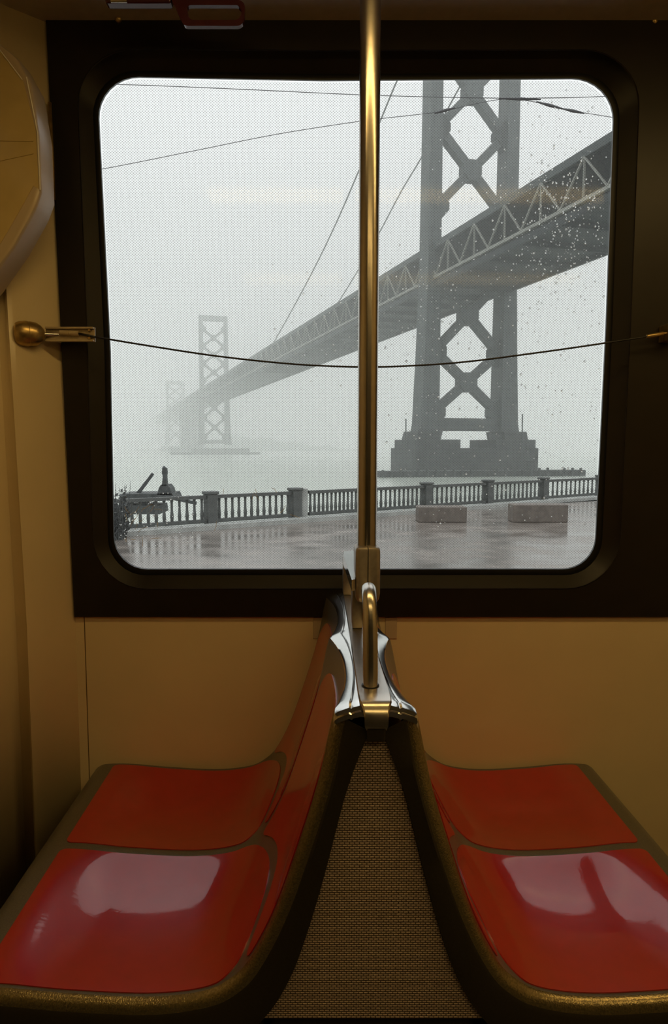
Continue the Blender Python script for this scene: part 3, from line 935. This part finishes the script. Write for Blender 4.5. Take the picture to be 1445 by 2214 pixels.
def tower(t0, htop, name_label, levels, group, wl=(3.1, 4.6), detail=True, zb=-6.4, tower_cols=('steelpaint',)):
    m = M['steelpaint']
    t = thing('bridge_tower', br((S1 + S2) / 2, t0, zb), name_label, 'bridge tower', group)
    for s, sg in ((S1, -1), (S2, 1)):
        bm = B()
        rings = []
        for h, wo, wi, dp in ((1.2, 3.6, 1.6, 5.5), (5, 2.9, 1.5, 5.2), (22, 2.2, 1.5, 5.0), (40, 1.7, 1.45, 4.6), (htop, 1.35, 1.35, 4.0)):
            so, si = s + sg * wo, s - sg * wi
            rings.append([br(so, t0 - dp / 2, h), br(si, t0 - dp / 2, h), br(si, t0 + dp / 2, h), br(so, t0 + dp / 2, h)])
        loft(bm, rings, True, True, True)
        obj('leg', bm, m, t)
    for h0, h1 in levels:
        a, b = S1 + 1.2, S2 - 1.2
        for (p, q) in (((a, h0), (b, h1)), ((a, h1), (b, h0))):
            bm = B(); beam(bm, br(p[0], t0, p[1]), br(q[0], t0, q[1]), 2.0, 1.8, AX)
            bm2 = bm
            obj('brace', bm2, m, t)
        bm = B(); c = br((a + b) / 2, t0, (h0 + h1) / 2)
        prism(bm, [c - AX * 1.3 + AN * x + AZ * z for x, z in ((-2.2, -.9), (-.9, -2.2), (.9, -2.2), (2.2, -.9), (2.2, .9), (.9, 2.2), (-.9, 2.2), (-2.2, .9))], AX * 2.6)
        obj('gusset', bm, m, t)
        for s, sg in ((S1, 1), (S2, -1)):
            for h in (h0, h1):
                bm = B(); c = br(s + sg * 1.2, t0, h)
                prism(bm, [c - AX * 1.2 + AN * (sg * x) + AZ * z for x, z in ((0, -3.6), (2.6, -.8), (2.6, .8), (0, 3.6))], AX * 2.4)
                obj('corner_gusset', bm, m, t)
    return t

lv = [(7.8, 21.6), (21.6, 38.2), (53.2, 70.0), (70.0, 87.0), (87.0, 104)]
T1 = 146.0
t1 = tower(T1, 112, 'tall grey bridge tower with crossed braces, nearest and right of the pole', lv, None)
bm = B(); beam(bm, br(S1, T1, 5.0), br(S2, T1, 5.0), 2.9, 3.0, AZ); obj('strut', bm, M['steelpaint'], t1)
bm = B(); prism(bm, [br(S1 - 6.2, T1 - 7, -6.6), br(S2 + 5.6, T1 - 7, -6.6), br(S2 + 5.6, T1 + 7, -6.6), br(S1 - 6.2, T1 + 7, -6.6)], (0, 0, 6.2)); obj('pier', bm, M['pier'], t1)
for s, w in ((S1 - .3, 5.4), (S2 + .3, 5.2)):
    bm = B(); prism(bm, [br(s - w, T1 - 6, -.5), br(s + w, T1 - 6, -.5), br(s + w, T1 + 6, -.5), br(s - w, T1 + 6, -.5)], (0, 0, 2.0)); obj('pier_cap', bm, M['pier'], t1)
for s, sg in ((S1, -1), (S2, 1)):
    bm = B()
    loft(bm, [[br(s + sg * a - 3, T1 - 4, z), br(s + sg * a + 3, T1 - 4, z), br(s + sg * a + 3, T1 + 4, z), br(s + sg * a - 3, T1 + 4, z)] for a, z in ((1.8, 1.4), (1.3, 3.4))], True, True, True)
    obj('leg_shoe', bm, M['pier'], t1)
for px, y0, y1 in ((878, 962, 905), (1130, 962, 895)):
    p = at(px, y0, 150); q = at(px, y1, 150)
    bm = B(); tube(bm, [p + Vector((0, 0, -.8)), q], .14, 6); obj('lamp_mast', bm, M['steelpaint'], t1)
# fender dock round the near pier
t = thing('fender_dock', br(80, T1 - 12, -6.6), 'long low dark dock around the foot of the near tower', 'dock')
a = at(818, 1020, 143); b = at(1256, 1020, 153)
bm = B(); beam(bm, Vector((a.x, 145, Z_WA + .6)), Vector((b.x, 153, Z_WA + .6)), 1.3, 4); obj('deck', bm, M['pier'], t)
for i in range(24):
    f = (i + .5) / 24
    p = Vector((a.x, 142.7, Z_WA)).lerp(Vector((b.x, 150.7, Z_WA)), f)
    bm = B(); tube(bm, [p + Vector((0, 0, -.9)), p + Vector((0, 0, 1.2 + random.uniform(0, .7)))], .3, 6); obj('pile', bm, M['pier'], t)
bm = B(); c = at(1147, 1012, 150); box(bm, c + Vector((-.8, -.8, -.5)), c + Vector((.8, .8, 1.7)), .1, 1); obj('hut', bm, M['pier'], t)

t2 = tower(541, 99, 'smaller tower fading in the fog left of the pole, second along the bridge', [(7, 22), (22, 37), (50, 63), (63, 76), (76, 89)], None)
bm = B(); beam(bm, br(S1, 541, 97), br(S2, 541, 97), 4, 3, AZ); obj('top_strut', bm, M['steelpaint'], t2)
bm = B(); beam(bm, br(S1, 541, 3.5), br(S2, 541, 3.5), 3, 3, AZ); obj('strut', bm, M['steelpaint'], t2)
bm = B(); prism(bm, [br(S1 - 8, 532, -6.6), br(S2 + 16, 532, -6.6), br(S2 + 16, 550, -6.6), br(S1 - 8, 550, -6.6)], (0, 0, 5.0)); obj('pier', bm, M['pier'], t2)
bm = B(); prism(bm, [br(S1 - 24, 530, -6.6), br(S2 + 24, 530, -6.6), br(S2 + 24, 552, -6.6), br(S1 - 24, 552, -6.6)], (0, 0, 2.2)); obj('pier_base', bm, M['pier'], t2)
t3 = tower(859, 78, 'faintest tower deep in the fog, farthest along the bridge', [(7, 22), (22, 36), (48, 60), (60, 72)], None)
bm = B(); beam(bm, br(S1, 859, 76), br(S2, 859, 76), 4, 3, AZ); obj('top_strut', bm, M['steelpaint'], t3)
bm = B(); prism(bm, [br(S1 - 8, 850, -6.6), br(S2 + 8, 850, -6.6), br(S2 + 8, 868, -6.6), br(S1 - 8, 868, -6.6)], (0, 0, 6.8)); obj('pier', bm, M['pier'], t3)
# concrete anchorage block between the two far towers
t = thing('anchorage', br(80, 695, -6.6), 'solid concrete anchorage block under the deck beside the second tower', 'anchorage')
bm = B(); prism(bm, [br(S1 - 1, 682, -6.6), br(S2 + 1, 682, -6.6), br(S2 + 1, 708, -6.6), br(S1 - 1, 708, -6.6)], (0, 0, 41)); obj('block', bm, M['pier'], t)
bm = B(); prism(bm, [br(S1 - 12, 676, -6.6), br(S2 + 6, 676, -6.6), br(S2 + 6, 714, -6.6), br(S1 - 12, 714, -6.6)], (0, 0, 5)); obj('footing', bm, M['pier'], t)

# double deck with its side trusses
TA, TB = 34.0, 1150.0
td = thing('bridge_deck', br(80, T1, H_BOT), 'grey double-deck roadway with a pale side truss running off into fog', 'bridge')
bm = B(); beam(bm, br((S1 + S2) / 2, TA, H_TOP - .65), br((S1 + S2) / 2, TB, H_TOP - .65), S2 - S1 - .8, 1.2, AN); obj('upper_roadway', bm, M['steel_under'], td)
bm = B(); beam(bm, br((S1 + S2) / 2, TA, H_BOT - .3), br((S1 + S2) / 2, TB, H_BOT - .3), S2 - S1 - .8, 1.6, AN); obj('lower_roadway', bm, M['steel_under'], td)
for s in (S1, S2):
    bm = B(); beam(bm, br(s, TA, H_TOP - .5), br(s, TB, H_TOP - .5), 1.3, .8, AZ); obj('top_chord', bm, M['steelpaint'], td)
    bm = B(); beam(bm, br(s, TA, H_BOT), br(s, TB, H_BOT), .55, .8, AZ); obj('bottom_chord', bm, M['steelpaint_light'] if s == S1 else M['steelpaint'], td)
    bm = B(); beam(bm, br(s, TA, H_BOT - 1.4), br(s, TB, H_BOT - 1.4), 1.2, .6, AZ); obj('edge_girder', bm, M['steel_under'], td)
PANEL = 11.0
far = B()
i = 0
tt = 109.7 - 6 * PANEL
while tt < 1000:
    near = tt < 330
    sets = []
    lo, hi = H_BOT + .2, H_TOP - 1.0
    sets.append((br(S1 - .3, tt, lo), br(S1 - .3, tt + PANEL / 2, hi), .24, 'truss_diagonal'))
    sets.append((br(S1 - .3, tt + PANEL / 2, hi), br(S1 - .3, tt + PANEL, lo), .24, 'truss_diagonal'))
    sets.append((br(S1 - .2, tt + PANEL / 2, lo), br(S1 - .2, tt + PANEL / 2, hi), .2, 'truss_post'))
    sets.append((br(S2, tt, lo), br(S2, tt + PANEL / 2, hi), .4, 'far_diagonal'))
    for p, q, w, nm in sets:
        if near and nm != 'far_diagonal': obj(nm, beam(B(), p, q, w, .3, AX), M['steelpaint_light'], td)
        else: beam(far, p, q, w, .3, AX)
    if near:
        obj('floor_beam', beam(B(), br(S1 + .3, tt, H_BOT - 1.6), br(S2 - .3, tt, H_BOT - 1.6), 1.3, .5, AZ), M['steel_under'], td)
    tt += PANEL
obj('distant_truss', far, M['steelpaint'], td, kind='stuff')

# main suspension cables (near and far side), falling from the near tower towards mid-span
for s, pts, lab in ((S1, [(925, 20), (893, 95), (850, 195), (815, 280), (778, 365), (735, 465), (690, 560), (640, 655), (588, 748)], 'suspension cable sweeping down to the deck left of the pole'),
                    (S2, [(1060, 70), (985, 205), (915, 335), (870, 410), (825, 495), (770, 592), (720, 672), (690, 716)], 'fainter suspension cable, the far one, meeting the deck nearer the pole')):
    P = [solve(x, y, s) for x, y in pts]
    bm = B(); tube(bm, [solve(x, y, s) for x, y in crom(pts, 3)], .20, 6)
    tag(obj('suspension_cable', bm, M['steelpaint'], None, True), lab, 'cable', 'main cables of the bridge')

# low misty shore behind the second tower
bm = B(); rows = []
for j, (yy, hs) in enumerate(((900, 0), (930, .6), (980, 1), (1040, .6), (1100, 0))):
    r = []
    for i in range(41):
        x = -260 + i * 12
        hgt = 20 * math.exp(-((x + 110) / 75.0) ** 2) + 6 * math.exp(-((x + 10) / 60.0) ** 2) + 2 * math.sin(i * 1.7) * hs
        r.append(Vector((x, yy, Z_WA - .5 + max(0, hgt) * hs)))
    rows.append(r)
loft(bm, rows, closed=False)
tag(obj('hill', bm, M['hill'], None, True), kind='structure')

# overhead tram wires just outside
YO = 10.0
def wire(name, pts, r, lab, YO):
    t = thing(name, at(pts[len(pts) // 2][0], pts[len(pts) // 2][1], YO), lab, 'wire')
    bm = B(); tube(bm, [at(x, y, YO) for x, y in crom(pts, 5)], r, 6)
    obj('strand', bm, M['wire'], t, True)
    return t
wire('overhead_wire', [(-500, 170), (60, 179), (270, 183), (500, 192), (780, 205), (1000, 211), (1160, 212), (1320, 208), (1700, 190)], .0045, 'straight thin overhead wire along the top of the window', 9.0)
t = wire('overhead_wire', [(-400, 480), (50, 395), (240, 362), (430, 324), (600, 290), (780, 262), (900, 248), (960, 240), (1040, 222), (1100, 214), (1165, 222), (1240, 240), (1320, 253), (1500, 285), (1800, 340)], .0045, 'bent overhead wire with clamps, rising to a peak right of the tower', 10.0)
for x, y, dx, dy in ((962, 239, 22, -6), (1240, 240, 24, 5), (1125, 214, 45, 1), (1190, 228, 30, 8)):
    bm = B(); tube(bm, [at(x - dx, y - dy, YO), at(x, y, YO), at(x + dx, y + dy, YO)], [.008, .022, .008], 8)
    obj('clamp', bm, M['wire'], t, True)

# fog lying over the bay: one real volume
bm = B(); box(bm, (-700, 80, Z_WA + .02), (800, 1300, 108))
tag(obj('fog', bm, fog_mat()), 'grey rain fog lying over the bay and the bridge', 'fog', kind='stuff')

# fine scratches in the lower left of the pane
bm = B()
for i in range(26):
    if i < 18: x, y = random.uniform(258, 345), random.uniform(1095, 1175)
    else: x, y = random.uniform(430, 640), random.uniform(1055, 1140)
    an = random.uniform(0, math.pi); L = random.uniform(9, 26); cv = random.uniform(-5, 5)
    dx, dy = math.cos(an) * L / 2, math.sin(an) * L / 2
    tube(bm, [at(x - dx, y - dy, YG - .0035), at(x - dy / L * cv, y + dx / L * cv, YG - .0035), at(x + dx, y + dy, YG - .0035)], .0006, 4)
obj('scratches', bm, M['white_edge'], win, kind='stuff')

# raindrops on the outside of the pane, thickest on the right
bm = B()
OP = [p for p in rounded(OPEN, 8)]
def inside(x, y):
    c = False; n = len(OP)
    for i in range(n):
        a, b = OP[i], OP[i - 1]
        if (a.y > y) != (b.y > y) and x < (b.x - a.x) * (y - a.y) / (b.y - a.y) + a.x: c = not c
    return c
cnt = 0
while cnt < 1150:
    r = random.random()
    if r < .42: x, y = random.gauss(1215, 70), random.gauss(480, 95)
    elif r < .72: x, y = random.uniform(830, 1300), random.uniform(480, 1140)
    elif r < .85: x, y = random.uniform(900, 1310), random.uniform(190, 1220)
    elif r < .94: x, y = random.uniform(560, 1000), random.gauss(700, 60)
    else: x, y = random.uniform(255, 420), random.uniform(1060, 1180)
    if not inside(x, y): continue
    p = at(x, y, YG + .0065)
    rr = random.choice((.0013, .0016, .002, .002, .0026, .0033)) * random.uniform(.8, 1.15)
    v = bmesh.ops.create_icosphere(bm, subdivisions=1, radius=1.0)['verts']
    for q in v: q.co = Vector((p.x + q.co.x * rr, p.y + q.co.y * rr * .55, p.z + q.co.z * rr * 1.1))
    cnt += 1
tag(obj('raindrops', bm, M['drop'], None, True), 'scattered raindrops on the pane, thickest over the bridge deck', 'raindrops', kind='stuff')
